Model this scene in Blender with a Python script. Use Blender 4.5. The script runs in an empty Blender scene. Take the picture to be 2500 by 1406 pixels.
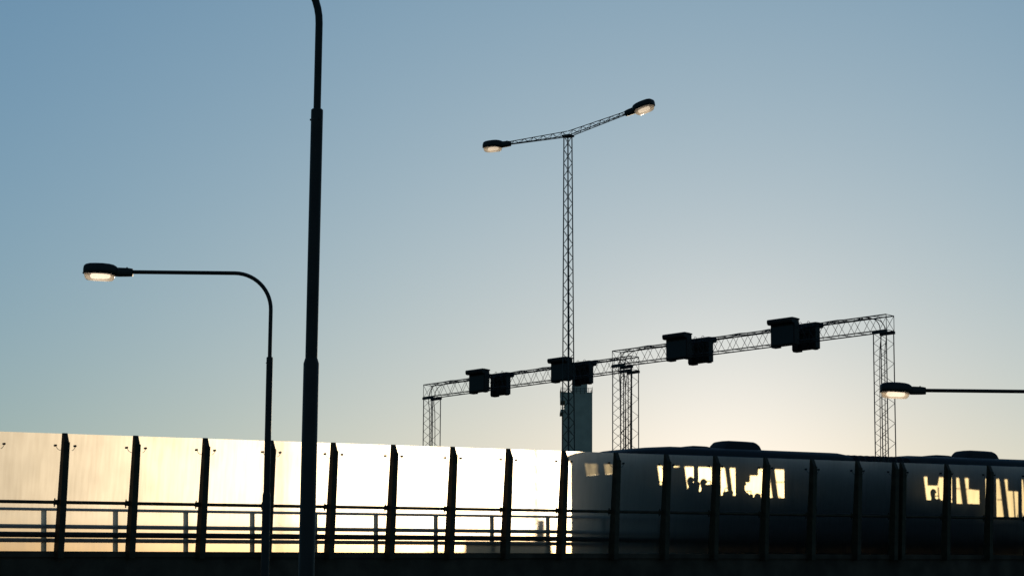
import bpy, bmesh, math, random
from math import sin, cos, tan, pi, radians
from mathutils import Vector, Matrix

S = bpy.context.scene
COL = S.collection
V = Vector
random.seed(7)

# ------------------------------------------------------------------ camera
F_PX = 5800.0                       # focal length in pixels of the 2500 px wide photo
ROLL = 0.0065
PITCH = math.atan((1579.6 - 703.0) / F_PX)
EYE = V((0, 0, 1.7))
FWD = V((0, cos(PITCH), sin(PITCH)))
_R, _U = V((1, 0, 0)), V((0, -sin(PITCH), cos(PITCH)))
RGT = _R * cos(ROLL) + _U * sin(ROLL)
UPV = _U * cos(ROLL) - _R * sin(ROLL)
cam_d = bpy.data.cameras.new('camera')
cam_d.sensor_width = 36.0
cam_d.lens = F_PX / 2500.0 * 36.0
cam_d.clip_start, cam_d.clip_end = 0.1, 20000
cam = bpy.data.objects.new('camera', cam_d)
COL.objects.link(cam)
m = Matrix((RGT, UPV, -FWD)).transposed().to_4x4()
m.translation = EYE
cam.matrix_world = m
S.camera = cam

def at(x, y, Y):
    """world point seen at photo pixel (x, y) at world depth Y"""
    d = FWD + RGT * ((x - 1250) / F_PX) + UPV * ((703 - y) / F_PX)
    return EYE + d * (Y / d.y)

# ------------------------------------------------------------------ light
SUN_AZ, SUN_EL = radians(5.2), radians(4.0)
sun_dir = V((sin(SUN_AZ) * cos(SUN_EL), cos(SUN_AZ) * cos(SUN_EL), sin(SUN_EL)))
sd = bpy.data.lights.new('sun', 'SUN')
sd.energy, sd.angle, sd.color = 2.2, radians(0.65), (1.0, 0.77, 0.48)
so = bpy.data.objects.new('sun', sd)
COL.objects.link(so)
so.rotation_euler = (-sun_dir).to_track_quat('-Z', 'Y').to_euler()

W = bpy.data.worlds.new('World')
S.world = W
W.use_nodes = True
wn, wl = W.node_tree.nodes, W.node_tree.links
sky = wn.new('ShaderNodeTexSky')
sky.sky_type = 'NISHITA'
sky.sun_disc = False
sky.sun_elevation, sky.sun_rotation = SUN_EL, SUN_AZ
sky.altitude, sky.air_density, sky.dust_density, sky.ozone_density = 0, 1.0, 1.0, 1.0
bg = wn['Background']
SKY_STRENGTH = 0.15
bg.inputs['Strength'].default_value = SKY_STRENGTH
# tone response of the clear evening air, per channel, and the aureole round the hidden sun
sep = wn.new('ShaderNodeSeparateColor'); cmb = wn.new('ShaderNodeCombineColor')
wl.new(sky.outputs[0], sep.inputs[0])
for k_, (pw_, ga_) in enumerate(((.86, .167), (.585, .369), (.63, .663))):
    p_ = wn.new('ShaderNodeMath'); p_.operation = 'POWER'; p_.inputs[1].default_value = pw_
    g_ = wn.new('ShaderNodeMath'); g_.operation = 'MULTIPLY'; g_.inputs[1].default_value = ga_ * SKY_STRENGTH ** (pw_ - 1)
    wl.new(sep.outputs[k_], p_.inputs[0]); wl.new(p_.outputs[0], g_.inputs[0]); wl.new(g_.outputs[0], cmb.inputs[k_])
wtc = wn.new('ShaderNodeTexCoord')
dot = wn.new('ShaderNodeVectorMath'); dot.operation = 'DOT_PRODUCT'; dot.inputs[1].default_value = sun_dir
wl.new(wtc.outputs['Generated'], dot.inputs[0])
SIG = radians(3.5)
ex1 = wn.new('ShaderNodeMath'); ex1.operation = 'MULTIPLY_ADD'
ex1.inputs[1].default_value, ex1.inputs[2].default_value = 2 / SIG ** 2, -2 / SIG ** 2
wl.new(dot.outputs['Value'], ex1.inputs[0])
ex2 = wn.new('ShaderNodeMath'); ex2.operation = 'EXPONENT'; wl.new(ex1.outputs[0], ex2.inputs[0])
aur = wn.new('ShaderNodeMix'); aur.data_type = 'RGBA'
aur.inputs[6].default_value = (.024 / SKY_STRENGTH, 0, 0, 1)      # faint dusk pink all round, added to warm the dark surfaces
aur.inputs[7].default_value = (.185 / SKY_STRENGTH, .148 / SKY_STRENGTH, .145 / SKY_STRENGTH, 1)
wl.new(ex2.outputs[0], aur.inputs[0])
add = wn.new('ShaderNodeMix'); add.data_type = 'RGBA'; add.blend_type = 'ADD'; add.inputs[0].default_value = 1.0
wl.new(cmb.outputs[0], add.inputs[6]); wl.new(aur.outputs[2], add.inputs[7])
wl.new(add.outputs[2], bg.inputs['Color'])
S.view_settings.view_transform = 'Standard'
S.view_settings.look = 'None'
S.view_settings.exposure = 0.0
S.view_settings.gamma = 1.0
S.cycles.max_bounces = 10
S.cycles.transparent_max_bounces = 16
S.cycles.use_denoising = True

# ------------------------------------------------------------------ materials
def mat_base(name):
    mt = bpy.data.materials.new(name)
    mt.use_nodes = True
    nt = mt.node_tree
    return mt, nt, nt.nodes, nt.links

def solid(name, col, rough=0.5, metal=0.0, vary=0.25, scale=6.0, bump=0.0, col2=None):
    mt, nt, n, l = mat_base(name)
    b = n['Principled BSDF']
    tc = n.new('ShaderNodeTexCoord')
    no = n.new('ShaderNodeTexNoise')
    no.inputs['Scale'].default_value = scale
    no.inputs['Detail'].default_value = 8
    l.new(tc.outputs['Object'], no.inputs['Vector'])
    r = n.new('ShaderNodeValToRGB')
    c2 = col2 or tuple(c * (1 + vary) for c in col)
    r.color_ramp.elements[0].color = (*[c * (1 - vary) for c in col], 1)
    r.color_ramp.elements[1].color = (*c2, 1)
    r.color_ramp.elements[0].position, r.color_ramp.elements[1].position = .35, .68
    l.new(no.outputs['Fac'], r.inputs['Fac'])
    l.new(r.outputs['Color'], b.inputs['Base Color'])
    b.inputs['Roughness'].default_value = rough
    b.inputs['Metallic'].default_value = metal
    b.inputs['Specular IOR Level'].default_value = .2      # weathered, matt
    if bump:
        bp = n.new('ShaderNodeBump')
        bp.inputs['Strength'].default_value = bump
        bp.inputs['Distance'].default_value = 0.02
        l.new(no.outputs['Fac'], bp.inputs['Height'])
        l.new(bp.outputs[0], b.inputs['Normal'])
    return mt

M = {}
M['pole'] = solid('dark_painted_steel', (.028, .020, .014), .5, 0, .25, 3)
M['post'] = solid('brown_black_steel', (.050, .034, .018), .6, 0, .3, 5)
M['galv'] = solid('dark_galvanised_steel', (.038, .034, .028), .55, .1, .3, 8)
M['gutter'] = solid('blue_grey_gutter', (.09, .10, .12), .4, 0, .1, 3)
M['rail'] = solid('grey_galvanised_rail', (.10, .082, .078), .6, .1, .2, 6)
M['wbeam'] = solid('weathered_guardrail', (.05, .042, .035), .6, .2, .3, 6)
M['conc'] = solid('dark_stained_concrete', (.070, .045, .028), .9, 0, .35, 1.5, .2)
M['tower'] = solid('grey_concrete', (.42, .35, .25), .9, 0, .10, .6, .1)
M['asphalt'] = solid('asphalt', (.05, .05, .05), .9, 0, .3, 20, .3)
M['ground'] = solid('dark_ground', (.045, .05, .035), 1, 0, .4, .3, .2)
M['line'] = solid('white_road_paint', (.7, .7, .68), .7, 0, .1, 4)
M['busbody'] = solid('dark_blue_bus_paint', (.011, .009, .008), .6, 0, .1, 2)
M['busroof'] = solid('black_bus_roof', (.013, .012, .012), .55, 0, .2, 3)
M['bellows'] = solid('black_rubber_bellows', (.012, .012, .012), .8, 0, .2, 6)
M['rubber'] = solid('tyre_rubber', (.02, .02, .02), .85, 0, .2, 10)
M['rim'] = solid('wheel_rim', (.18, .18, .18), .4, .6, .15, 5)
M['seat'] = solid('dark_seat_fabric', (.03, .03, .045), .9, 0, .3, 30)
M['cloth'] = solid('dark_clothing', (.03, .03, .035), .9, 0, .3, 20)
M['skin'] = solid('skin', (.35, .22, .16), .6, 0, .1, 8)
M['hair'] = solid('dark_hair', (.02, .014, .010), .7, 0, .3, 40)
M['sign'] = solid('black_sign_housing', (.026, .018, .012), .6, 0, .2, 6)
M['led'] = solid('unlit_sign_face', (.01, .01, .01), .25, 0, .2, 60)
M['cable'] = solid('black_cable', (.012, .012, .012), .6, 0, .2, 8)
M['shrub'] = solid('foliage', (.05, .08, .03), .8, 0, .4, 5)

def panel_material():
    mt, nt, n, l = mat_base('frosted_ribbed_plastic')
    n.remove(n['Principled BSDF'])
    out = n['Material Output']
    tc = n.new('ShaderNodeTexCoord')
    mp = n.new('ShaderNodeMapping')
    # vertical rain streaks and a dusty foot
    mp.inputs['Scale'].default_value = (9.0, 9.0, .3)
    no = n.new('ShaderNodeTexNoise'); no.inputs['Scale'].default_value = 1.3; no.inputs['Detail'].default_value = 6
    l.new(mp.outputs[0], no.inputs['Vector'])
    r = n.new('ShaderNodeValToRGB')
    r.color_ramp.elements[0].color, r.color_ramp.elements[1].color = (.455, .44, .42, 1), (.525, .515, .50, 1)
    r.color_ramp.elements[0].position, r.color_ramp.elements[1].position = .3, .65
    l.new(no.outputs['Fac'], r.inputs['Fac'])
    # fine horizontal flutes of the hollow sheet
    wv = n.new('ShaderNodeTexWave'); wv.wave_type = 'BANDS'; wv.bands_direction = 'Z'
    wv.inputs['Scale'].default_value = 12.0
    l.new(tc.outputs['Object'], wv.inputs['Vector'])
    mr = n.new('ShaderNodeMapRange'); mr.inputs['To Min'].default_value = .95; mr.inputs['To Max'].default_value = 1.0
    l.new(wv.outputs['Fac'], mr.inputs['Value'])
    mul = n.new('ShaderNodeMix'); mul.data_type = 'RGBA'; mul.blend_type = 'MULTIPLY'; mul.inputs[0].default_value = 1
    l.new(r.outputs['Color'], mul.inputs[6]); l.new(mr.outputs[0], mul.inputs[7])
    rf = n.new('ShaderNodeBsdfRefraction'); rf.distribution = 'GGX'
    rf.inputs['IOR'].default_value = 1.22; rf.inputs['Roughness'].default_value = .89
    # broad dirty smudges and brown road dust caught along the foot of the sheet
    n2 = n.new('ShaderNodeTexNoise'); n2.inputs['Scale'].default_value = .9; n2.inputs['Detail'].default_value = 3
    oi = n.new('ShaderNodeObjectInfo'); va = n.new('ShaderNodeVectorMath'); va.operation = 'ADD'
    l.new(tc.outputs['Object'], va.inputs[0]); l.new(oi.outputs['Location'], va.inputs[1]); l.new(va.outputs[0], n2.inputs['Vector'])
    l.new(va.outputs[0], mp.inputs['Vector'])
    m3 = n.new('ShaderNodeMapRange'); m3.inputs['From Min'].default_value = .3; m3.inputs['From Max'].default_value = .6
    m3.inputs['To Min'].default_value = .84; m3.inputs['To Max'].default_value = 1.0
    l.new(n2.outputs['Fac'], m3.inputs['Value'])
    mu2 = n.new('ShaderNodeMix'); mu2.data_type = 'RGBA'; mu2.blend_type = 'MULTIPLY'; mu2.inputs[0].default_value = 1
    l.new(mul.outputs[2], mu2.inputs[6]); l.new(m3.outputs[0], mu2.inputs[7])
    sx = n.new('ShaderNodeSeparateXYZ'); l.new(tc.outputs['Object'], sx.inputs[0])
    jit = n.new('ShaderNodeMath'); jit.operation = 'MULTIPLY_ADD'; jit.inputs[1].default_value = -.5
    l.new(no.outputs['Fac'], jit.inputs[0]); l.new(sx.outputs['Z'], jit.inputs[2])
    ft = n.new('ShaderNodeMapRange'); ft.inputs['From Min'].default_value = -.25; ft.inputs['From Max'].default_value = .65
    ft.inputs['To Min'].default_value = 1; ft.inputs['To Max'].default_value = 0
    l.new(jit.outputs[0], ft.inputs['Value'])
    mu3 = n.new('ShaderNodeMix'); mu3.data_type = 'RGBA'; mu3.blend_type = 'MULTIPLY'
    mu3.inputs[7].default_value = (.86, .70, .50, 1)
    l.new(ft.outputs[0], mu3.inputs[0]); l.new(mu2.outputs[2], mu3.inputs[6])
    l.new(mu3.outputs[2], rf.inputs['Color'])
    tr = n.new('ShaderNodeBsdfTranslucent'); tr.inputs['Color'].default_value = (.95, .80, .60, 1)
    mx = n.new('ShaderNodeMixShader'); mx.inputs[0].default_value = .22
    l.new(rf.outputs[0], mx.inputs[1]); l.new(tr.outputs[0], mx.inputs[2])
    l.new(mx.outputs[0], out.inputs['Surface'])
    return mt
M['panel'] = panel_material()

def glass(name, tint, gloss=.06):
    mt, nt, n, l = mat_base(name)
    n.remove(n['Principled BSDF'])
    t = n.new('ShaderNodeBsdfTransparent'); t.inputs['Color'].default_value = (*tint, 1)
    g = n.new('ShaderNodeBsdfGlossy'); g.inputs['Roughness'].default_value = .05
    mx = n.new('ShaderNodeMixShader'); mx.inputs[0].default_value = gloss
    l.new(t.outputs[0], mx.inputs[1]); l.new(g.outputs[0], mx.inputs[2])
    l.new(mx.outputs[0], n['Material Output'].inputs['Surface'])
    return mt
M['glass'] = glass('bus_window_glass', (.73, .715, .62))
M['screen'] = glass('bus_windscreen_glass', (.12, .115, .10))

def bowl_material():
    mt, nt, n, l = mat_base('milky_lamp_bowl')
    n.remove(n['Principled BSDF'])
    tr = n.new('ShaderNodeBsdfTranslucent'); tr.inputs['Color'].default_value = (.92, .82, .70, 1)
    tp = n.new('ShaderNodeBsdfTransparent'); tp.inputs['Color'].default_value = (.95, .88, .78, 1)
    g = n.new('ShaderNodeBsdfGlossy'); g.inputs['Roughness'].default_value = .15
    mx = n.new('ShaderNodeMixShader'); mx.inputs[0].default_value = .45
    l.new(tr.outputs[0], mx.inputs[1]); l.new(tp.outputs[0], mx.inputs[2])
    m2 = n.new('ShaderNodeMixShader'); m2.inputs[0].default_value = .06
    l.new(mx.outputs[0], m2.inputs[1]); l.new(g.outputs[0], m2.inputs[2])
    l.new(m2.outputs[0], n['Material Output'].inputs['Surface'])
    return mt
M['bowl'] = bowl_material()

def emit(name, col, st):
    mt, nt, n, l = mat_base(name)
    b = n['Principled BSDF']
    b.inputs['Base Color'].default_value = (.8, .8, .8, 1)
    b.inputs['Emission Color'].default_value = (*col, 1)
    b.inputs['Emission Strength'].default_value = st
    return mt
M['lamp'] = emit('glow_tube', (1.0, .85, .70), 2.3)  # glowing tube added for the bright core of the sun-backlit bowls
M['dimglow'] = emit('dim_glow_tube', (1.0, .86, .70), 1.3)

# ------------------------------------------------------------------ mesh builder
class MB:
    def __init__(self):
        self.v, self.f = [], []
    def add(self, vs, fs):
        o = len(self.v)
        self.v += [V(p) for p in vs]
        self.f += [tuple(i + o for i in q) for q in fs]
        return self
    def hexa(self, c):          # 8 corners: bottom ring 0-3, top ring 4-7
        return self.add(c, [(3, 2, 1, 0), (4, 5, 6, 7), (0, 1, 5, 4), (1, 2, 6, 5), (2, 3, 7, 6), (3, 0, 4, 7)])
    def box(self, T, x0, x1, y0, y1, z0, z1):
        return self.hexa([T(x0, y0, z0), T(x1, y0, z0), T(x1, y1, z0), T(x0, y1, z0),
                          T(x0, y0, z1), T(x1, y0, z1), T(x1, y1, z1), T(x0, y1, z1)])
    def prism(self, ring, vec):
        n = len(ring); vec = V(vec)
        a = [V(p) for p in ring]; b = [p + vec for p in a]
        return self.add(a + b, [tuple(range(n))[::-1], tuple(range(n, 2 * n))] +
                        [(i, (i + 1) % n, n + (i + 1) % n, n + i) for i in range(n)])
    def rod(self, p, q, r, n=6, r2=None):
        return self.tube([p, q], r, n, None if r2 is None else [r, r2])
    def tube(self, pts, r, n=10, rs=None, cap=True):
        pts = [V(p) for p in pts]
        rings = []
        up = None
        for i, p in enumerate(pts):
            a = pts[max(i - 1, 0)]; b = pts[min(i + 1, len(pts) - 1)]
            t = (b - a).normalized()
            if up is None:
                ref = V((0, 0, 1)) if abs(t.z) < .9 else V((1, 0, 0))
                up = (ref - t * ref.dot(t)).normalized()
            else:
                up = (up - t * up.dot(t)).normalized()
            s = t.cross(up)
            rr = rs[i] if rs else r
            rings.append([p + (up * cos(2 * pi * k / n) + s * sin(2 * pi * k / n)) * rr for k in range(n)])
        return self.loft(rings, cap)
    def loft(self, rings, cap=True):
        n = len(rings[0]); vs = [p for r in rings for p in r]; fs = []
        for j in range(len(rings) - 1):
            for k in range(n):
                fs.append((j * n + k, j * n + (k + 1) % n, (j + 1) * n + (k + 1) % n, (j + 1) * n + k))
        if cap:
            fs.append(tuple(range(n))[::-1]); fs.append(tuple((len(rings) - 1) * n + k for k in range(n)))
        return self.add(vs, fs)
    def build(self, name, mat, parent=None, origin=None, smooth=False, bevel=0, fix=True):
        """one mesh object; vertices are world coordinates, moved to be relative to the parent's location"""
        me = bpy.data.meshes.new(name)
        if origin is None:
            origin = parent['_o'] if parent is not None and '_o' in parent else (0, 0, 0)
        o_ = V(origin)
        me.from_pydata([tuple(p - o_) for p in self.v], [], self.f)
        bm = bmesh.new(); bm.from_mesh(me)
        if fix:
            bmesh.ops.recalc_face_normals(bm, faces=bm.faces)
        bm.to_mesh(me); bm.free()
        if smooth:
            for p in me.polygons: p.use_smooth = True
        me.materials.append(mat)
        ob = bpy.data.objects.new(name, me)
        COL.objects.link(ob)
        if parent is not None:
            ob.parent = parent
        else:
            ob.location = o_
        if bevel:
            bv = ob.modifiers.new('bevel', 'BEVEL'); bv.width = bevel; bv.segments = 2; bv.limit_method = 'ANGLE'
        if smooth:
            es = ob.modifiers.new('split', 'EDGE_SPLIT'); es.split_angle = radians(40)
        ob['_o'] = tuple(o_)
        return ob

def tag(o, label=None, cat=None, group=None, kind=None):
    if label: o['label'] = label
    if cat: o['category'] = cat
    if group: o['group'] = group
    if kind: o['kind'] = kind
    return o

def thing(name, loc, label, cat, group=None):
    o = bpy.data.objects.new(name, None)
    o.empty_display_size = .3
    COL.objects.link(o)
    o.location = V(loc)
    o['_o'] = tuple(V(loc))
    return tag(o, label, cat, group)

def copy_tree(o, parent=None):
    c = o.copy(); COL.objects.link(c)
    if parent is not None: c.parent = parent
    for ch in list(o.children): copy_tree(ch, c)
    return c

def loc(x, y, z): return V((x, y, z))

# ------------------------------------------------------------------ the road frame: B(t, d, h)
# t metres along the noise barrier, d metres behind it, h metres above the deck
PHI, GRADE = 0.954008463, 0.0246479572
P0 = V((-11.7339210, 61.5376690, 4.08824008))
D = V((sin(PHI), cos(PHI), GRADE))
N = V((cos(PHI), -sin(PHI), 0))          # towards the camera side
LEAN = 0.258 / 3.0
ZUP = V((0, 0, 1))
def B(t, d, h): return P0 + D * t - N * d + ZUP * h
def BL(t, d, h): return B(t, d - LEAN * h, h)      # in the leaning frame of the barrier
HB = 3.0
T_LO, T_HI = -6, 44

# ------------------------------------------------------------------ setting
def sheet(name, pts, mat, **k):
    o = MB().add(pts, [tuple(range(len(pts)))]).build(name, mat, **k)
    return o
g = sheet('ground', [(-4000, -4000, 0), (4000, -4000, 0), (4000, 4000, 0), (-4000, 4000, 0)], M['ground'])
tag(g, kind='structure')
TA, TB = -90, 130
r_ = MB().add([B(TA, .12, -.02), B(TB, .12, -.02), B(TB, 26, -.02), B(TA, 26, -.02)], [(0, 1, 2, 3)]).build('road', M['asphalt'])
tag(r_, kind='structure')
mk = MB()
for d_ in (2.0 - .75, 12.4, 14.6, 25.2):
    mk.add([B(TA, d_, -.016), B(TB, d_, -.016), B(TB, d_ + .15, -.016), B(TA, d_ + .15, -.016)], [(0, 1, 2, 3)])
for d_ in (5.0, 8.7, 18.2, 21.8):
    t_ = TA
    while t_ < TB - 3:
        mk.add([B(t_, d_, -.016), B(t_ + 3, d_, -.016), B(t_ + 3, d_ + .12, -.016), B(t_, d_ + .12, -.016)], [(0, 1, 2, 3)])
        t_ += 12
tag(mk.build('road_markings', M['line']), kind='structure')

# retaining wall with an edge beam carrying the barrier
w = thing('retaining_wall', B(0, 0, -4), 'long dark stained concrete wall with a ledge carrying the frosted panels', 'wall')
ta, tb = TA, TB
def zb(t): return -0.5 - (P0.z + GRADE * t)    # h that reaches below ground
mb = MB()
mb.hexa([B(ta, -.02, zb(ta)), B(tb, -.02, zb(tb)), B(tb, .10, zb(tb)), B(ta, .10, zb(ta)),
         B(ta, -.02, -.20), B(tb, -.02, -.20), B(tb, .10, -.20), B(ta, .10, -.20)])
mb.hexa([B(ta, 26.02, zb(ta)), B(tb, 26.02, zb(tb)), B(tb, 26.3, zb(tb)), B(ta, 26.3, zb(ta)),
         B(ta, 26.02, .5), B(tb, 26.02, .5), B(tb, 26.3, .5), B(ta, 26.3, .5)])
mb.build('wall_face', M['conc'], w)
mb = MB()
mb.box(B, ta, tb, -.07, .10, -.16, -.015)
mb.box(B, ta, tb, -.035, .10, -.199, -.161)
mb.build('edge_beam', M['conc'], w)

# ------------------------------------------------------------------ noise barrier
nb = thing('noise_barrier', B(0, 0, 0), 'long leaning noise barrier of frosted plastic panels between dark posts on the wall', 'noise barrier')
def post_mesh():
    mb = MB()
    # tapered web, seen end-on: depth towards the camera, chamfered at the head
    prof = [(-.018, -.20), (-.018, HB + .01), (-.085, HB + .01), (-.215, HB - .22), (-.33, -.02), (-.33, -.20)]
    a = [BL(-.0, d, h) for d, h in prof]
    mb.prism(a, D * .125)
    return mb
def flange_mesh():
    mb = MB()
    mb.hexa([BL(-.02, -.346, -.20), BL(.145, -.346, -.20), BL(.145, -.332, -.20), BL(-.02, -.332, -.20),
             BL(-.02, -.230, HB - .23), BL(.145, -.230, HB - .23), BL(.145, -.217, HB - .23), BL(-.02, -.217, HB - .23)])
    return mb
def clamp_mesh(s):
    mb = MB()
    if True:
        c = -.16 if s < 0 else .39
        mb.rod(BL(c, -.06, HB - .31), BL(c, .02, HB - .31), .028, 10)
        e = -.03 if s < 0 else .28
        pts = [BL(c, -.05, HB - .33), BL(c - s * .05, -.06, HB - .40), BL(e + s * .03, -.07, HB - .43), BL(e, -.08, HB - .43)]
        mb.tube(pts, .007, 5)
    return mb
def bracket_mesh(s):
    mb = MB()
    if True:
        c = .046 + s * .10
        mb.box(BL, c - .045, c + .045, -.10, -.02, 1.17, 1.30)
        mb.rod(BL(c + s * .04, -.07, 1.12), BL(c + s * .04, -.07, 1.34), .016, 6)
    return mb
post0 = post_mesh().build('post', M['post'], nb)
fl0 = flange_mesh().build('flange', M['post'], post0, origin=B(0, 0, 0))
for s_ in (-1, 1):
    clamp_mesh(s_).build('panel_clamp', M['galv'], post0, origin=B(0, 0, 0))
    bracket_mesh(s_).build('rail_bracket', M['post'], post0, origin=B(0, 0, 0))
tpost = [-.04, 1.98, 4.04, 6.06, 8.04, 10.02, 12.04, 14.0, 16.02, 17.99, 19.94, 21.91, 23.98, 25.97, 27.96, 29.62, 29.96, 32.05, 34.09]
tall = [2.0 * i for i in range(-4, 0)] + tpost + [36.05, 38.05, 40.05, 42.05, 44.05]
posts = []
for i, t_ in enumerate(tall):
    p = post0 if i == 0 else copy_tree(post0, nb)
    p.location = D * t_
    posts.append(p)

def panel_mesh(L):
    mb = MB()
    nu, nv = 2, 2
    pts = [B(0, 0, 0)] * 0
    a, b = .052, L + .040
    q = [BL(a, 0, -.013), BL(b, 0, -.013), BL(b, 0, HB), BL(a, 0, HB)]
    mb.add(q, [(0, 1, 2, 3)])
    return mb
for i in range(len(tall) - 1):
    L = tall[i + 1] - tall[i]
    mb = panel_mesh(L)
    ob = mb.build('panel', M['panel'], nb, fix=False)
    n_ = ob.data.polygons[0].normal
    if n_.dot(N) > 0:                      # smooth side faces the road
        ob.data.flip_normals()
    ob.location = D * tall[i]
    # transom tube in front of the panel
    if True:
        rb = MB().rod(BL(.10, -.06, 1.235), BL(L - .01, -.06, 1.235), .044, 10).build('transom', M['post'], nb)
        rb.location = D * tall[i]

# ------------------------------------------------------------------ parapet railing just behind the panels
pr = thing('parapet_railing', B(0, .25, 0), 'low steel parapet railing with three bars close behind the panels', 'railing')
dz = .03
for h_, r2 in ((1.078, .038), (.638, .055), (.283, .055)):
    MB().rod(B(T_LO - 2, .25, h_), B(T_HI, .25, h_), r2, 10).build('bar', M['rail'], pr, smooth=True)
pp0 = None
for i, t_ in enumerate(tall):
    if pp0 is None:
        mb = MB()
        mb.box(B, -.05, .05, .22, .28, 0, 1.05)
        pp0 = mb.build('post', M['rail'], pr)
        pp = pp0
    else:
        pp = pp0.copy(); COL.objects.link(pp); pp.parent = pr
    pp.location = D * (t_ - .055)
gr = thing('guard_rail', B(0, .12, 0), 'dark corrugated crash barrier beam bracketed off the parapet railing, darkest of the bars', 'guard rail')
mb = MB()
prof = [(d_, .345 + (h_ - .34) * .84) for d_, h_ in [(.06, .34), (.12, .36), (.12, .40), (.06, .425), (.12, .45), (.12, .49), (.06, .51), (.045, .51), (.105, .485), (.105, .455), (.045, .425), (.105, .395), (.105, .365), (.045, .34)]]
mb.prism([B(T_LO - 2, d, h) for d, h in prof], D * (T_HI - T_LO + 2))
mb.build('beam', M['wbeam'], gr)
gp0 = None
for i, t_ in enumerate(tall):
    if gp0 is None:
        gp0 = MB().box(B, -.06, .06, .125, .217, .36, .47).build('bracket', M['wbeam'], gr); gp = gp0
    else:
        gp = gp0.copy(); COL.objects.link(gp); gp.parent = gr
    gp.location = D * (t_ - .055)

# ------------------------------------------------------------------ lamp posts with a bent arm
def superellipse(w2, zt, zb_, n=20, e=2.6):
    out = []
    for k in range(n):
        a = 2 * pi * k / n
        c, s = cos(a), sin(a)
        y = w2 * math.copysign(abs(c) ** (2 / e), c)
        z = math.copysign(abs(s) ** (2 / e), s)
        z = z * zt if z > 0 else z * zb_
        out.append((y, z))
    return out

def luminaire(parent, T, k=1.0, lamp='lamp'):
    """T maps (along, across, up) to world; along grows away from the arm; socket at 0"""
    TT = lambda x, y, z: T(x * k, y * k, z * k)
    mb = MB()
    # sections: along, half width, top, bottom
    sec = [(.335, .095, .085, .105), (.36, .135, .115, .105), (.42, .175, .150, .095), (.52, .20, .172, .075), (.66, .21, .185, .058),
           (.82, .21, .188, .048), (.95, .20, .185, .042), (1.04, .175, .168, .040), (1.085, .135, .135, .036), (1.10, .09, .09, .03)]
    rings = []
    for x, w2, zt, zb_ in sec:
        rings.append([TT(x, y, z) for y, z in superellipse(w2, zt, zb_, 24, 3.2)])
    mb.loft(rings)
    h = mb.build('housing', M['pole'], parent, smooth=True)
    mb = MB()          # lip round the bowl
    rim = []
    for j in range(32):
        a = 2 * pi * j / 32
        c, s = cos(a), sin(a)
        rim.append(TT(.735 + .375 * math.copysign(abs(c) ** .7, c), .215 * math.copysign(abs(s) ** .7, s), -.040 - .012 * (1 - c)))
    mb.tube(rim + [rim[0]], .013 * k, 6, cap=False)
    mb.build('rim', M['pole'], h, origin=parent['_o'], smooth=True)
    mb = MB()          # gear box / neck with a clamp
    sec = [(-.005, .06, .055, .085), (.0, .075, .07, .10), (.10, .08, .085, .105), (.30, .09, .09, .108), (.345, .09, .088, .108)]
    mb.loft([[TT(x, y, z) for y, z in superellipse(w2, zt, zb_, 16, 5)] for x, w2, zt, zb_ in sec])
    mb.rod(TT(.13, 0, .08), TT(.13, 0, .105), .018 * k, 8)
    mb.build('neck', M['pole'], parent, smooth=True)
    mb = MB()          # milky bowl
    rings = []
    for dzv, sx, sy, off in ((-.045, 1, 1, 0), (-.08, .99, .985, 0), (-.12, .965, .95, .002), (-.155, .92, .88, .005), (-.182, .84, .74, .01), (-.192, .64, .45, .012)):
        ring = []
        for j in range(32):
            a = 2 * pi * j / 32
            c, s = cos(a), sin(a)
            ring.append(TT(.74 + off + .345 * sx * math.copysign(abs(c) ** .65, c), .195 * sy * math.copysign(abs(s) ** .7, s), dzv - .012 * (1 - c)))
        rings.append(ring)
    mb.loft(rings)
    bw = mb.build('bowl', M['bowl'], parent, smooth=True)
    mb = MB()  # added glow inside the bowl, standing for sunlight through it
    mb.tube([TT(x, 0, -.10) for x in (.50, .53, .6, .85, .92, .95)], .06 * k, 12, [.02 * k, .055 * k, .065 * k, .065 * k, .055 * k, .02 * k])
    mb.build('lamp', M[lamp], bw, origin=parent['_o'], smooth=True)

def lamp_post(base, label, yaw=0.0, lean=0.0, drop=0.0, arm=3.12):
    """base on the ground; the arm points along -X turned by yaw; drop shortens the shaft"""
    o = thing('street_lamp', base, label, 'street lamp', 'bent arm lamp posts before the barrier')
    ca, sa = cos(yaw), sin(yaw)
    b = V(base)
    def T(x, y, z):      # x along the arm (away from the shaft), y across
        return b + V((-x * ca - y * sa + lean * z, -x * sa + y * ca, z))
    H1, H2, top = 5.03 - drop, 8.06 - drop, 9.96 - drop
    mb = MB()
    mb.tube([T(0, 0, 0), T(0, 0, H1 - .03), T(0, 0, H1 + .03)], .1, 24, [.096, .092, .074])
    mb.build('shaft_foot', M['pole'], o, smooth=True)
    mb = MB()
    mb.tube([T(0, 0, H1), T(0, 0, H2 - .02), T(0, 0, H2), T(0, 0, H2 + .012)], .07, 24, [.072, .0725, .072, .060])
    for a in (0, 2.1, 4.2):
        mb.rod(T(.06 * cos(a), .06 * sin(a), H2 - .12), T(.084 * cos(a), .084 * sin(a), H2 - .12), .012, 6)
    mb.build('shaft', M['pole'], o, smooth=True)
    R = .83
    pts = [T(0, 0, H2 - .05), T(0, 0, top - R)]
    for k in range(1, 15):
        a = k / 14 * pi / 2
        pts.append(T(R - R * cos(a), 0, top - R + R * sin(a)))
    pts.append(T(arm, 0, top + .01))
    MB().tube(pts, .0445, 20).build('arm', M['pole'], o, smooth=True)
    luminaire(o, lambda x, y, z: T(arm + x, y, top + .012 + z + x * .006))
    return o

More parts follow.
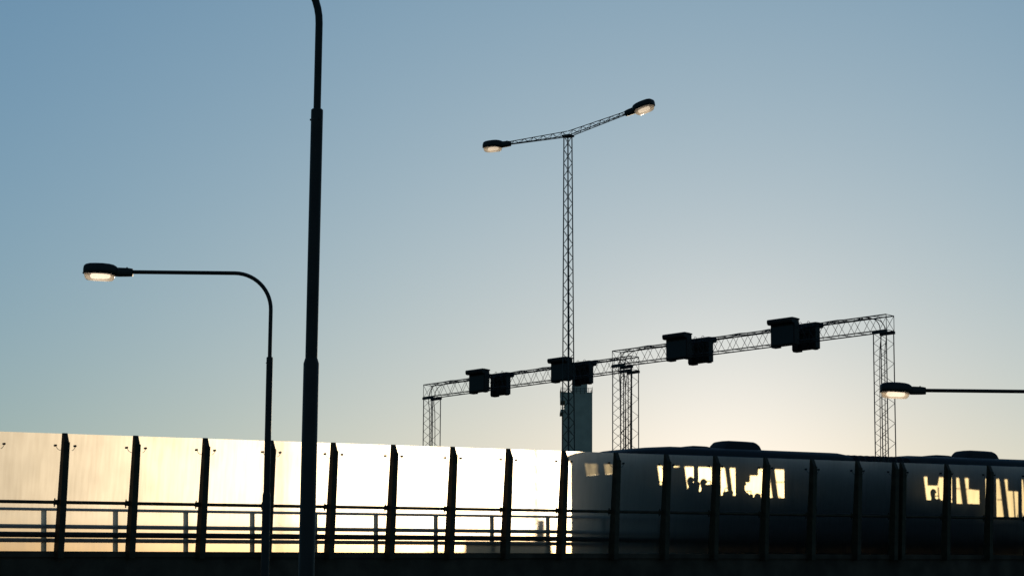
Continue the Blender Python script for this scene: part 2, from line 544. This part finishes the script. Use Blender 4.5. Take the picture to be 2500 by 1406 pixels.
pb = at(657, 900, 52.7)
lamp_post((pb.x, pb.y, 0), 'whole bent arm street lamp with its glowing head over the left panels', 0.0, .001)
pb = at(764.5, 600, 27.9)
lamp_post((pb.x - .016, pb.y, 0), 'thick nearest lamp pole crossing the whole picture, its head out of frame', 0.0, .004)
pb = at(2604, 950, 57.6)
lamp_post((pb.x, pb.y, 0), 'lower bent arm street lamp whose glowing head reaches in before the lattice leg', 0.0, 0.0, 2.02, 3.44)

# ------------------------------------------------------------------ lattice work
def truss(mb, a, b, ex, ey, wa, wb, bays, rc, rl, faces=(0, 1, 2, 3), phase=(0, 1, 0, 1)):
    a, b, ex, ey = V(a), V(b), V(ex), V(ey)
    cs = [(-.5, -.5), (.5, -.5), (.5, .5), (-.5, .5)]
    def P(i, f):
        w2 = wa + (wb - wa) * f
        return a.lerp(b, f) + ex * (cs[i][0] * w2) + ey * (cs[i][1] * w2)
    for i in range(4):
        mb.rod(P(i, 0), P(i, 1), rc, 6)
    for fc in faces:
        i, j = fc, (fc + 1) % 4
        for k in range(bays):
            f0, f1 = k / bays, (k + 1) / bays
            if (k + phase[fc]) % 2: mb.rod(P(i, f0), P(j, f1), rl, 5)
            else: mb.rod(P(j, f0), P(i, f1), rl, 5)
    return P

GA = radians(38.7)
G = V((cos(GA), -sin(GA), 0))          # along the gantries, towards the right and the camera
RD = V((sin(GA), cos(GA), 0))          # along the road there

def deck_z(p):
    q = p - P0
    t = q.x * sin(PHI) + q.y * cos(PHI)
    return P0.z + GRADE * t - .02

def gantry(pL, pR, label, cable_spec):
    """pL, pR: centre of the beam's underside over each leg"""
    base = V((pR.x, pR.y, deck_z(pR)))
    o = thing('sign_gantry', base, label, 'gantry', 'lattice sign gantries over the road')
    ax = (pR - pL).normalized()
    s = .52
    for p in (pL, pR):
        foot = V((p.x, p.y, deck_z(p)))
        mb = MB()
        n = int(round((p.z - foot.z) / .335))
        truss(mb, foot + ZUP * .05, p - ZUP * .05, G, RD, s * .96, s * .96, n, .019, .0085, faces=(0, 2))
        truss(mb, foot + ZUP * .05, p - ZUP * .05, G, RD, s * .96, s * .96, n, .0188, .0085, faces=(0, 2), phase=(1, 0, 0, 0))
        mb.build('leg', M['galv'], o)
        for sg in (-1, 1):
            c = p + RD * (sg * .5 * s)
            mb = MB()
            T = lambda x, y, z: c + ax * x + RD * y + ZUP * z
            mb.box(T, -.28, .28, -.045, .045, -.065, .03)
            mb.build('saddle', M['galv'], o)
    a, b = pL - ax * (.5 * s), pR + ax * (.5 * s)
    mb = MB()
    up = ZUP
    ca, cb = a + up * (.5 * s + .035), b + up * (.5 * s + .035)
    n = int(round((b - a).length / .31))
    P = truss(mb, ca, cb, RD, up, s, s, n, .021, .0085, phase=(0, 0, 1, 1))
    for f in (0, 1):
        for i in range(4):
            mb.rod(P(i, f), P((i + 1) % 4, f), .012, 5)
        mb.rod(P(0, f), P(2, f), .009, 5)
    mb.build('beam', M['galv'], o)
    # cables: along a top chord, then curling down into a leg
    mb = MB()
    L = (b - a).length
    for k in range(2):
        pts = []
        off = RD * (-.2 + .34 * k)
        st = 0 if k == 0 else .0
        for j in range(24):
            f = j / 23
            sag = .035 * sin(j * 1.9 + k)
            pts.append(ca.lerp(cb, .10 + .80 * f) + off + up * (.5 * s + .015 + sag * .5))
        MB().tube(pts, .020, 6).build('cable', M['cable'], o)
    for end, sgn in cable_spec:
        p = pL if end == 0 else pR
        for k in range(2):
            off = RD * (-.2 + .34 * k)
            c = p + off
            pts = [c + ax * (sgn * .95) + up * .56, c + ax * (sgn * .55) + up * .55, c + ax * (sgn * .22) + up * .44, c + ax * (sgn * .06) + up * .26,
                   c + ax * (sgn * .02) + up * .10, c + ax * (sgn * -.02) - up * .2, c + ax * (sgn * .05) - up * 1.0, c + ax * (sgn * .08) - up * 5]
            # smooth it
            sm = []
            for q in range(len(pts) - 1):
                p0, p1, p2, p3 = pts[max(q - 1, 0)], pts[q], pts[q + 1], pts[min(q + 2, len(pts) - 1)]
                for r in range(5):
                    t = r / 5
                    sm.append(.5 * ((2 * p1) + (p2 - p0) * t + (2 * p0 - 5 * p1 + 4 * p2 - p3) * t * t + (3 * p1 - p0 - 3 * p2 + p3) * t ** 3))
            sm.append(pts[-1])
            MB().tube(sm, .016, 6).build('drop_cable', M['cable'], o)
    return o, (ca, cb)

g1L, g1R = at(1055, 971.5, 98.6), at(1537, 906.5, 92.1)
g2L, g2R = at(1519, 893.5, 86.8), at(2157, 811, 80.0)
_, ax1 = gantry(g1L, g1R, 'farther lower lattice sign gantry on the left carrying two pairs of signs', [(0, 1), (1, -1)])
_, ax2 = gantry(g2L, g2R, 'nearer higher lattice sign gantry on the right whose beam rises to the right', [(0, 1), (1, -1)])

# ------------------------------------------------------------------ lane signs on the beams
def lane_sign(c, side, ax, label, wG=.74, hh=.92):
    """c: beam centre; side -1 faces back along the road (left), +1 faces on"""
    o = thing('lane_sign', c + RD * (side * .69), label, 'sign', 'hooded lane signs on the gantries')
    q = V(o.location)
    T = lambda x, y, z: q + G * x + RD * (side * y) + ZUP * (z + x * (ax.z / max(.01, V((ax.x, ax.y)).length)))
    mb = MB()
    mb.box(T, -wG / 2, wG / 2, -.15, .15, -hh / 2, hh / 2 - .02)
    mb.build('housing', M['sign'], o, bevel=.015)
    mb = MB()
    mb.box(T, -wG / 2 + .04, wG / 2 - .04, .151, .165, -hh / 2 + .05, hh / 2 - .22)
    mb.build('display', M['led'], o)
    mb = MB()        # hood: a roof reaching out, with side cheeks
    x0, x1 = -wG / 2 - .012, wG / 2 + .012
    prof = [(-.17, hh / 2 - .015), (-.17, hh / 2 + .03), (.05, hh / 2 + .04), (.32, hh / 2 + .04), (.36, hh / 2 + .015), (.37, hh / 2 - .05), (.345, hh / 2 - .12), (.29, hh / 2 - .145), (.169, hh / 2 - .145), (.1505, hh / 2 - .015)]
    mb.prism([T(x0, y, z) for y, z in prof], T(x1, 0, 0) - T(x0, 0, 0))
    mb.build('hood', M['sign'], o)
    mb = MB()        # bracket to the beam
    for xx in (-.24, .24):
        mb.box(T, xx - .03, xx + .03, -.21, -.152, -hh / 2 + .03, hh / 2 + .02)
        for zz in (-.24, .30):
            mb.box(T, xx - .025, xx + .025, -.44, -.212, zz - .025, zz + .025)
    mb.box(T, -.30, .30, -.27, -.214, .10, .16)
    mb.rod(T(-.1, -.30, -.2), T(-.1, -.30, .42), .03, 8)
    mb.rod(T(.12, -.32, -.35), T(.12, -.32, .30), .022, 8)
    mb.build('bracket', M['galv'], o)
    mb = MB()        # feet and lifting eyes
    mb.box(T, -wG / 2 + .02, -wG / 2 + .26, -.13, .13, -hh / 2 - .045, -hh / 2 - .001)
    mb.box(T, wG / 2 - .20, wG / 2 - .06, -.13, .13, -hh / 2 - .03, -hh / 2 - .001)
    for xx in (-.15, .18):
        pts = [T(xx + .05 * cos(a), -.12, hh / 2 + .045 + .05 * sin(a)) for a in [k * pi / 8 for k in range(9)]]
        mb.tube(pts, .009, 5)
    mb.build('mounting_foot', M['sign'], o)
    return o

def beam_at(ax, px):
    a, b = ax
    lo, hi = 0.0, 1.0
    for _ in range(40):
        mid = (lo + hi) / 2
        p = a.lerp(b, mid) - EYE
        x = 1250 + F_PX * p.dot(RGT) / p.dot(FWD)
        if x < px: lo = mid
        else: hi = mid
    return a.lerp(b, lo)
where = ['of the pair nearest the far left gantry leg', 'of the pair beside the tall lattice mast',
         'of the pair at the middle of the right beam', 'of the pair nearest the right gantry leg']
for k, (ax, px, wg, hh) in enumerate(((ax1, 1196, .84, .86), (ax1, 1397, .86, .86), (ax2, 1684, .92, .86), (ax2, 1942, .98, .88))):
    c = beam_at(ax, px)
    axd = (ax[1] - ax[0]).normalized()
    lane_sign(c, -1, axd, 'black sign with hood pointing left, ' + where[k], wg, hh)
    lane_sign(c, 1, axd, 'black sign with hood pointing right, ' + where[k], wg, hh)

# ------------------------------------------------------------------ tall lattice lighting mast
mt_top = at(1386.5, 333, 84.5)
mfoot = V((at(1389, 1100, 84.5).x, mt_top.y, deck_z(mt_top)))
ms = thing('lighting_mast', mfoot, 'tall tapered lattice mast with two raised arms and lamp heads between the gantries', 'lighting mast')
mb = MB()
q1 = (V((1, 0, 0)) + V((0, 1, 0))).normalized(); q2 = (V((-1, 0, 0)) + V((0, 1, 0))).normalized()
truss(mb, mfoot, mt_top, q1, q2, .335, .205, 62, .021, .0085, phase=(0, 1, 0, 1))
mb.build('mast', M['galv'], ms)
mb = MB()
Tm = lambda x, y, z: mt_top + G * x + RD * y + ZUP * z
mb.box(Tm, -.17, .17, -.16, .16, -.03, .04)
mb.build('head_plate', M['galv'], ms)
mb = MB().tube([mfoot + V((0, .02, 1)), mfoot.lerp(mt_top, .55) + V((.03, .02, 0)), mt_top + V((0, 0, -.05))], .018, 6)
mb.build('cable', M['cable'], ms)
for sg, px, py, aa in ((-1, 1243, 350, 2.70), (1, 1533, 277, 2.59)):
    end = mt_top + G * (sg * aa)
    # height so that it lies on the photo's line of the arm
    e2 = at(px, py, end.y)
    end.z = e2.z
    root = mt_top + G * (sg * .03) + ZUP * .07
    ad = (end - root).normalized()
    upd = (ZUP - ad * ad.z).normalized()
    mb = MB()
    # triangular lattice arm: one top chord, two bottom chords
    def P(i, f):
        w2 = .19 * (1 - f) + .10 * f
        o_ = [(0, .62), (-.5, -.38), (.5, -.38)][i]
        return root.lerp(end, f) + RD * (o_[0] * w2) + upd * (o_[1] * w2)
    for i in range(3): mb.rod(P(i, 0), P(i, 1), .016, 6)
    nb_ = 12
    for i, j in ((0, 1), (0, 2), (1, 2)):
        for k in range(nb_):
            a_, b_ = (i, j) if k % 2 else (j, i)
            mb.rod(P(a_, k / nb_), P(b_, (k + 1) / nb_), .0085, 5)
    mb.build('arm', M['galv'], ms)
    k_ = 1.10
    TL = lambda x, y, z, end=end, ad=ad, upd=upd: end + ad * x + RD * y + upd * z
    luminaire(ms, TL, k_, 'dimglow')

# ------------------------------------------------------------------ distant concrete tower
TY = 420.0
tc = at(1410, 1100, TY)
sc_ = F_PX / TY
tw = thing('concrete_tower', V((tc.x, TY, 0)), 'plain grey concrete tower with roof railing and side balcony behind the mast', 'tower')
xl, xr = at(1373.5, 1050, TY).x, at(1446, 1050, TY).x
zt = at(1410, 957, TY).z
TT_ = lambda x, y, z: V((x, TY + y, z))
mb = MB()
xm = at(1379.5, 1000, TY).x
zb2, zd = at(1369, 978, TY).z, at(1369, 1005, TY).z
mb.box(TT_, xm, xr, 0, 7.5, -.5, zt)
mb.box(TT_, xl, xm - .002, 0, 7.5, -.5, zd)
mb.build('shaft', M['tower'], tw)
mb = MB()
mb.box(TT_, at(1398, 950, TY).x, at(1434.5, 950, TY).x, 1.6, 5.5, zt, at(1420, 934, TY).z)
mb.build('penthouse', M['tower'], tw)
mb = MB()
x0, x1 = at(1369.5, 950, TY).x, at(1446, 950, TY).x
for z_ in (.25, .7, 1.15):
    for y_ in (-.1, 7.6):
        mb.rod(TT_(x0, y_, zt + z_ * .6 + .05), TT_(x1, y_, zt + z_ * .6 + .05), .035, 5)
    for x_ in (x0, x1):
        mb.rod(TT_(x_, -.1, zt + z_ * .6 + .05), TT_(x_, 7.6, zt + z_ * .6 + .05), .035, 5)
for f in range(9):
    x_ = x0 + (x1 - x0) * f / 8
    for y_ in (-.1, 7.6):
        mb.rod(TT_(x_, y_, zt - .2), TT_(x_, y_, zt + (.95 if f in (0, 8) else .74)), .04, 5)
mb.build('roof_railing', M['galv'], tw)
mb = MB()
xb = at(1368.5, 1000, TY).x
za, zb2, zc, zd = at(1369, 955.5, TY).z, at(1369, 978, TY).z, at(1369, 999, TY).z, at(1369, 1006, TY).z
mb.box(TT_, xb + .05, xm - .003, .01, 7.49, zb2, za)
mb.build('cantilever_cabin', M['tower'], tw)
mb = MB()
mb.box(TT_, xb, xm - .003, -.25, 7.7, zd + .003, zc)
mb.build('balcony', M['tower'], tw)
mb = MB()
for z_ in (.35, .75, 1.15):
    mb.rod(TT_(xb + .06, .35, zc + z_), TT_(xm, .35, zc + z_), .035, 5)
for x_ in (xb + .06, xl + .05):
    mb.rod(TT_(x_, .35, zc), TT_(x_, .35, zb2), .045, 5)
mb.build('balcony_railing', M['galv'], tw)

# ------------------------------------------------------------------ articulated bus behind the panels
NEAR, FAR = 2.0, 4.55
KT, KH = .855, .071                          # how sun rays carry a point of the bus onto the panels
bus = thing('articulated_bus', B(20.4, 3.27, 0), 'long dark articulated bus with two roof humps passing behind the frosted panels', 'bus')
SLANT = -.16
def wall_with_windows(d, opens, t0, t1, h0, htop, thick, slant):
    """opens: (tl, tr, sill, top) along the wall; pillars between them"""
    mb = MB()
    s_ = lambda t, h: t + slant * (h - 2.9)
    def piece(a0, a1, b0, b1, ha, hb):   # a: bottom t range, b: top t range
        mb.hexa([B(a0, d, ha), B(a1, d, ha), B(a1, d + thick, ha), B(a0, d + thick, ha),
                 B(b0, d, hb), B(b1, d, hb), B(b1, d + thick, hb), B(b0, d + thick, hb)])
    HS = min(o[2] for o in opens)
    piece(t0, t1, t0, t1, h0, HS)
    prev = (t0, t0)
    for tl, tr, sill, top in opens:
        piece(prev[0], s_(tl, HS), prev[1], s_(tl, htop), HS, htop)
        if sill > HS: piece(s_(tl, HS), s_(tr, HS), s_(tl, sill), s_(tr, sill), HS, sill)
        piece(s_(tl, top), s_(tr, top), s_(tl, htop), s_(tr, htop), top, htop)
        prev = (s_(tr, HS), s_(tr, htop))
    piece(prev[0], t1, prev[1], t1, HS, htop)
    return mb
def panes(d, opens, slant, mat, parent):
    s_ = lambda t, h: t + slant * (h - 2.9)
    for tl, tr, sill, top in opens:
        mb = MB().add([B(s_(tl, sill), d, sill), B(s_(tr, sill), d, sill), B(s_(tr, top), d, top), B(s_(tl, top), d, top)], [(0, 1, 2, 3)])
        mb.build('window', mat, parent)
nearF = [(a + KT * 2, b + KT * 2, s, 2.86) for a, b, s in ((18.95, 20.16, 1.95), (20.56, 21.40, 1.95), (21.55, 22.13, 1.95), (22.46, 23.10, 1.95), (23.3, 25.14, 1.91), (25.4, 28.08, 1.91))]
nearR = [(a + KT * 2, b + KT * 2, s, 2.86) for a, b, s in ((31.22, 32.28, 1.95), (32.52, 32.69, 1.86), (32.86, 34.0, 1.85), (34.26, 34.46, 1.34), (34.79, 35.9, 1.36), (36.05, 37.6, 1.34))]
farF = [(a + KT * 4.55, b + KT * 4.55, 1.6, 2.99) for a, b in ((17.11, 17.64), (17.84, 18.19), (19.91, 20.80), (20.98, 22.63), (22.80, 24.46), (24.68, 25.22))]
farR = [(a + KT * 4.55, b + KT * 4.55, 1.4, 2.90) for a, b in ((29.2, 31.08), (31.29, 32.98), (33.22, 34.93), (35.16, 36.1))]
farR = farR[1:] if farR[0][0] < 32.85 else farR
farF[0] = (farF[0][0], farF[0][1], 2.62, 2.99); farF[1] = (farF[1][0], farF[1][1], 2.68, 2.99)
TF, TJ0, TJ1, TE = 20.40, 30.1, 32.8, 40.4
wf = wall_with_windows(NEAR, nearF, TF + .1, TJ0, .1, 3.04, .05, 0).build('side_wall', M['busbody'], bus)
panes(NEAR + .025, nearF, 0, M['glass'], wf)
wf = wall_with_windows(NEAR, nearR, TJ1, TE, .1, 3.04, .05, 0).build('side_wall', M['busbody'], bus)
panes(NEAR + .025, nearR, 0, M['glass'], wf)
wf = wall_with_windows(FAR - .05, farF, TF + .1, TJ0, .1, 3.04, .05, SLANT).build('side_wall', M['busbody'], bus)
panes(FAR - .025, farF, SLANT, M['glass'], wf)
wf = wall_with_windows(FAR - .05, farR, TJ1, TE, .1, 3.04, .05, SLANT).build('side_wall', M['busbody'], bus)
panes(FAR - .025, farR, SLANT, M['glass'], wf)
for o in list(bus.children_recursive):
    if o.name.startswith('window'):
        for vtx in o.data.vertices: pass
def roof_ring(t, hc, inset=0.0, drop=0.0):
    """cross-section of the roof shell, closed, from one eave to the other"""
    half = (FAR - NEAR) / 2 - inset
    c = (FAR + NEAR) / 2
    k = hc - 3.04
    prof = [(1.0, 0), (.99, .30), (.965, .55), (.90, .75), (.75, .90), (.45, .985), (0, 1.0)]
    pts = [(u * half * 1.003, v * k) for u, v in prof]
    ring = [B(t, c - a, 3.032 + b_ - drop) for a, b_ in pts] + [B(t, c + a, 3.032 + b_ - drop) for a, b_ in pts[:-1][::-1]]
    return ring
CR = 3.53
MB().loft([roof_ring(20.10, 3.16, .22), roof_ring(20.25, 3.28, .08), roof_ring(20.75, 3.39, .02), roof_ring(21.6, 3.47, 0), roof_ring(22.6, CR, 0), roof_ring(29.6, CR - .01, 0), roof_ring(30.1, CR - .07, .05)]).build('roof', M['busroof'], bus, smooth=True)
MB().loft([roof_ring(32.8, CR - .07, .05), roof_ring(33.3, CR - .01, 0), roof_ring(40.0, CR, 0), roof_ring(40.4, CR - .1, .05)]).build('roof', M['busroof'], bus, smooth=True)
# bellows: ribbed rings
rings = []
for k in range(19):
    t = TJ0 + .02 + (TJ1 - TJ0 - .04) * k / 18
    e = .06 if k % 2 else 0.0
    c, half = (FAR + NEAR) / 2, (FAR - NEAR) / 2 - .02 - e
    pr_ = [(1, .1), (1, 2.9), (.97, 3.2 - e), (.85, 3.38 - e), (.5, 3.45 - e), (0, 3.46 - e)]
    rings.append([B(t, c - a * half, h) for a, h in pr_] + [B(t, c + a * half, h) for a, h in pr_[:-1][::-1]])
MB().loft(rings).build('bellows', M['bellows'], bus)
# front: body below, windscreen above
c = (FAR + NEAR) / 2
def front_ring(h, bul, z=0):
    out = []
    for k in range(13):
        u = -1 + k / 6
        out.append(B(TF + .1 - bul * (1 - abs(u) ** 3.2), c + u * (FAR - NEAR) / 2, h))
    return out
def strip(mb, rings):
    n = len(rings[0]); vs = [p for r in rings for p in r]
    mb.add(vs, [(j * n + k, j * n + k + 1, (j + 1) * n + k + 1, (j + 1) * n + k) for j in range(len(rings) - 1) for k in range(n - 1)])
mb = MB(); strip(mb, [front_ring(.1, .30), front_ring(.8, .34), front_ring(2.55, .34)])
fr = mb.build('front', M['busbody'], bus)
md = fr.modifiers.new('solid', 'SOLIDIFY'); md.thickness = .05
mb = MB(); strip(mb, [front_ring(2.555, .34), front_ring(2.8, .30), front_ring(3.04, .24)])
mb.build('windscreen', M['screen'], bus)
MB().box(B, TE, TE + .12, NEAR + .02, FAR - .02, .35, 3.2).build('rear_wall', M['busbody'], bus)
mb = MB(); mb.box(B, TF + .25, TJ0, NEAR + .055, FAR - .055, .33, 1.02); mb.build('floor', M['busroof'], bus)
mb = MB(); mb.box(B, TJ1, TE, NEAR + .055, FAR - .055, .33, .75); mb.build('floor', M['busroof'], bus)
# rounded humps on the roof
def hump(t0, t1, d0, d1, hb, hh):
    rings = []
    for f, k in ((0, .02), (.015, .40), (.05, .72), (.095, .92), (.15, 1.0), (.60, .985), (.82, .95), (.89, .86), (.94, .66), (.975, .38), (1.0, .02)):
        t = t0 + (t1 - t0) * f
        dm, dh = (d0 + d1) / 2, (d1 - d0) / 2
        pr_ = [(1, 0), (1, .5), (.94, .82), (.75, .97), (0, 1)]
        rings.append([B(t, dm - a * dh, hb + v * hh * k) for a, v in pr_] + [B(t, dm + a * dh, hb + v * hh * k) for a, v in pr_[:-1][::-1]])
    return MB().loft(rings)
def near_t(px, py, d):
    q = at(px, py, 1.0) - EYE
    # solve EYE + s q on plane offset d
    n_ = V((cos(PHI), -sin(PHI), 0))
    p_ = P0 - N * d
    s = (p_ - EYE).dot(n_) / q.dot(n_)
    r = EYE + q * s - p_
    return r.x * sin(PHI) + r.y * cos(PHI)
for xa, xb_ in ((1730, 1859), (2320, 2438)):
    hump(near_t(xa, 1095, 3.55), near_t(xb_, 1098, 2.75), 2.7, 3.6, CR - .10, .37).build('roof_hump', M['busroof'], bus, smooth=True)
for xa, xb_ in ((1648, 1735), (2240, 2325)):
    hump(near_t(xa, 1095, 3.55), near_t(xb_, 1098, 2.75), 2.65, 3.65, CR - .10, .15).build('roof_pod', M['busroof'], bus, smooth=True)
# grey-blue gutter strip along the eave
for a, b_ in ((21.3, 29.0), (33.9, 40.2)):
    MB().box(B, a, b_, NEAR - .02, NEAR - .001, 3.06, 3.20).build('gutter', M['gutter'], bus)
# wheels
wh0 = None
for t_ in (23.2, 28.6, 36.5):
    for d_ in (NEAR + .17, FAR - .17):
        if wh0 is None:
            mb = MB()
            rr = [(.20, -.14), (.42, -.14), (.47, -.11), (.48, 0), (.47, .11), (.42, .14), (.20, .14)]
            rings = [[B(0, 0, 0) + D * (r * cos(2 * pi * k / 28)) + ZUP * (r * sin(2 * pi * k / 28)) - N * y for k in range(28)] for r, y in rr]
            wh0 = mb.loft(rings, False).build('wheel', M['rubber'], bus, origin=B(0, 0, 0), smooth=True)
            mb = MB()
            rings = [[B(0, 0, 0) + D * (r * cos(2 * pi * k / 24)) + ZUP * (r * sin(2 * pi * k / 24)) - N * y for k in range(24)] for r, y in ((.27, -.12), (.26, -.09), (.12, -.05), (.10, -.13), (.02, -.13))]
            mb.loft(rings, False).build('rim', M['rim'], wh0, origin=B(0, 0, 0))
            wv_ = wh0
        else:
            wv_ = copy_tree(wh0, bus)
        wv_.location = B(t_, d_, .47) - V(bus['_o'])
# things inside the bus that break up the windows
def inner(name, poly, d, th, mat):      # poly given where its shadow falls on the panels
    mb = MB().prism([B(t + KT * d, d, h + KH * d) for t, h in poly], -N * th)
    return mb.build(name, mat, bus)
inner('hanging_display', [(23.14, 2.80), (23.14, 2.24), (23.66, 2.24), (23.67, 2.46), (24.00, 2.46), (24.01, 2.58), (24.03, 2.80)], 3.9, .10, M['sign'])
inner('hanging_display', [(31.56, 2.80), (31.58, 2.30), (31.98, 2.30), (32.10, 2.80)], 3.9, .10, M['sign'])
inner('hanging_display', [(33.52, 2.80), (33.53, 2.21), (34.05, 2.18), (34.05, 2.80)], 3.9, .10, M['sign'])
inner('hanging_display', [(35.41, 2.80), (35.44, 2.19), (36.0, 2.17), (36.0, 2.80)], 3.9, .10, M['sign'])
inner('handrail', [(24.4, 2.29), (25.2, 2.28), (25.2, 2.255), (24.4, 2.265)], 4.2, .03, M['rail'])
inner('handrail', [(32.8, 2.23), (33.4, 2.22), (33.4, 2.195), (32.8, 2.205)], 4.2, .03, M['rail'])
inner('handrail', [(34.85, 1.89), (35.3, 1.89), (35.3, 1.86), (34.85, 1.86)], 4.2, .03, M['rail'])
inner('handrail', [(35.62, 2.25), (35.66, 2.25), (35.74, 1.2), (35.69, 1.2)], 4.2, .03, M['rail'])
inner('handrail', [(31.99, 2.25), (32.02, 2.25), (32.06, 1.8), (32.02, 1.8)], 4.2, .03, M['rail'])
inner('partition', [(20.17, 2.62), (20.97, 2.66), (20.95, 1.6), (20.15, 1.6)], 3.4, .04, M['sign'])
# seats (shadow position of the seat back)
st0 = None
def seat(ts, top, d):
    global st0
    if st0 is None:
        mb = MB()
        T = lambda x, y, z: B(0, 0, 0) + D * x - N * y + ZUP * z
        prof = [(.0, 0), (.09, 0), (.20, .62), (.17, .66), (.11, .64)]
        mb.prism([T(x, -.21, z) for x, z in prof], -N * .42)
        mb.prism([T(x, -.21, z) for x, z in [(-.44, -.10), (.05, -.10), (.05, .0), (-.44, .03)]], -N * .42)
        st0 = mb.build('seat', M['seat'], bus, origin=B(0, 0, 0), bevel=.02)
        pts = [T(.12, -.15, .58), T(.15, -.15, .72), T(.17, -.11, .76), T(.17, .11, .76), T(.15, .15, .72), T(.12, .15, .58)]
        MB().tube(pts, .014, 6).build('grab_handle', M['rail'], st0, origin=B(0, 0, 0))
        s = st0
    else:
        s = copy_tree(st0, bus)
    s.location = B(ts + KT * d - .15, d, top + KH * d - .76) - V(bus['_o'])
for ts, top, d in ((19.98, 2.18, 2.5), (21.40, 2.30, 2.5), (21.92, 2.24, 2.5), (22.2, 2.02, 2.5), (22.75, 2.05, 2.5), (23.58, 1.96, 2.5), (24.10, 1.86, 2.5), (24.8, 1.80, 2.5), (25.5, 1.8, 2.5),
                   (31.9, 1.95, 2.5), (32.65, 1.85, 2.5), (33.5, 1.70, 2.5), (35.95, 1.40, 2.5), (36.7, 1.40, 2.5)):
    seat(ts, top, d)

# ------------------------------------------------------------------ passengers
def skinned(name, verts, edges, radii, mat, sub=2):
    me = bpy.data.meshes.new(name)
    me.from_pydata(verts, edges, [])
    ob = bpy.data.objects.new(name, me); COL.objects.link(ob)
    ob.modifiers.new('skin', 'SKIN')
    for i, r in enumerate(radii):
        me.skin_vertices[0].data[i].radius = (r, r) if not isinstance(r, tuple) else r
    me.skin_vertices[0].data[0].use_root = True
    sb = ob.modifiers.new('sub', 'SUBSURF'); sb.levels = sb.render_levels = sub
    dg = bpy.context.evaluated_depsgraph_get()
    nm = bpy.data.meshes.new_from_object(ob.evaluated_get(dg))
    bpy.data.objects.remove(ob)
    for p in nm.polygons: p.use_smooth = True
    nm.materials.clear(); nm.materials.append(mat)
    return nm
# seated figure, facing -x, seat surface at z = 0
pv = [(0, 0, .09), (.02, 0, .28), (.03, 0, .46), (.03, 0, .58), (.015, 0, .66), (-.005, 0, .755), (-.01, 0, .86)]
pe = [(i, i + 1) for i in range(6)]
pr2 = [(.17, .13), (.155, .115), (.19, .13), (.10, .085), (.062, .062), (.09, .105), (.07, .08)]
def chain(pts, rs, root):
    k0 = len(pv); pv.extend(pts); pr2.extend(rs); pe.append((root, k0)); pe.extend((k0 + i, k0 + i + 1) for i in range(len(pts) - 1))
for s in (-1, 1):
    chain([(-.06, s * .10, .06), (-.42, s * .12, .07), (-.45, s * .12, -.30), (-.47, s * .12, -.42), (-.62, s * .13, -.43)], [.085, .062, .048, .04, .035], 0)
    chain([(.03, s * .19, .52), (.03, s * .235, .30), (-.20, s * .17, .20), (-.27, s * .13, .19)], [.062, .048, .036, .03], 2)
    chain([(-.33, s * .11, .18)], [.026], len(pv) - 1)
me_person = skinned('person', pv, pe, pr2, M['cloth'])
me_person.materials.append(M['skin'])
for p in me_person.polygons:
    if p.center.z > .60: p.material_index = 1
hv = MB()
rings = []
for k in range(7):
    a = k / 6 * pi / 2 * .98
    rings.append([V((.02 + .118 * cos(a) * cos(2 * pi * j / 14), .096 * cos(a) * sin(2 * pi * j / 14), .80 + .135 * sin(a))) for j in range(14)])
hv.loft(rings)
def passenger(ts, top, d, label, tall=1.06):
    loc_ = B(ts + KT * d, d, top + KH * d - .93 * tall)
    o = bpy.data.objects.new('person', me_person); COL.objects.link(o)
    o.location = loc_
    o.rotation_euler = (0, 0, math.atan2(D.y, D.x))
    o.scale = (tall,) * 3
    tag(o, label, 'person', 'passengers seated in the bus')
    global hair_me
    if hair_me is None:
        h = hv.build('hair', M['hair'], o, origin=(0, 0, 0), smooth=True)
        hair_me = h.data
    else:
        h = bpy.data.objects.new('hair', hair_me); COL.objects.link(h); h.parent = o
    return o
hair_me = None
passenger(21.22, 2.36, 2.5, 'seated passenger in dark clothes left of the pair behind the brightest front windows')
passenger(21.74, 2.31, 2.55, 'seated passenger right of the pair, directly left of a barrier post')
passenger(23.34, 2.28, 2.5, 'passenger sitting upright under the stepped dark shape in the front windows')
passenger(23.95, 1.90, 2.5, 'low passenger in the bus just left of the rightmost front window post')
passenger(31.74, 2.18, 2.5, 'lone passenger with round head in the rear part of the bus')

# ------------------------------------------------------------------ low unseen shapes added on the far lanes to cast shadows at the panels' foot
dv = thing('shadow_block', B(18, 8, 0), 'low dark concrete block added for the shadow along the foot of the brightest panels', 'shadow block')
mb = MB()
pf = [(7.75, -.02), (7.85, .3), (7.92, .90), (8.08, .90), (8.15, .3), (8.25, -.02)]
mb.prism([B(19.7, d, h) for d, h in pf], D * 2.95)
mb.build('block', M['conc'], dv)
mb = MB()
mb.prism([B(18.3, d, h * .62) for d, h in pf], D * 1.38)
mb.build('low_block', M['conc'], dv)
mp_ = thing('shadow_upright', B(22.35, 8, .9), 'short dark upright added on the low block to cast the narrow shadow', 'post')
MB().tube([B(22.35, 8, .9), B(22.35, 8, 1.5)], .07, 12, [.10, .075]).build('shaft', M['galv'], mp_, smooth=True)
MB().tube([B(22.35, 8, 1.501), B(22.35, 8, 1.53)], .08, 12).build('cap', M['galv'], mp_)

for o in bpy.data.objects:
    if '_o' in o: del o['_o']
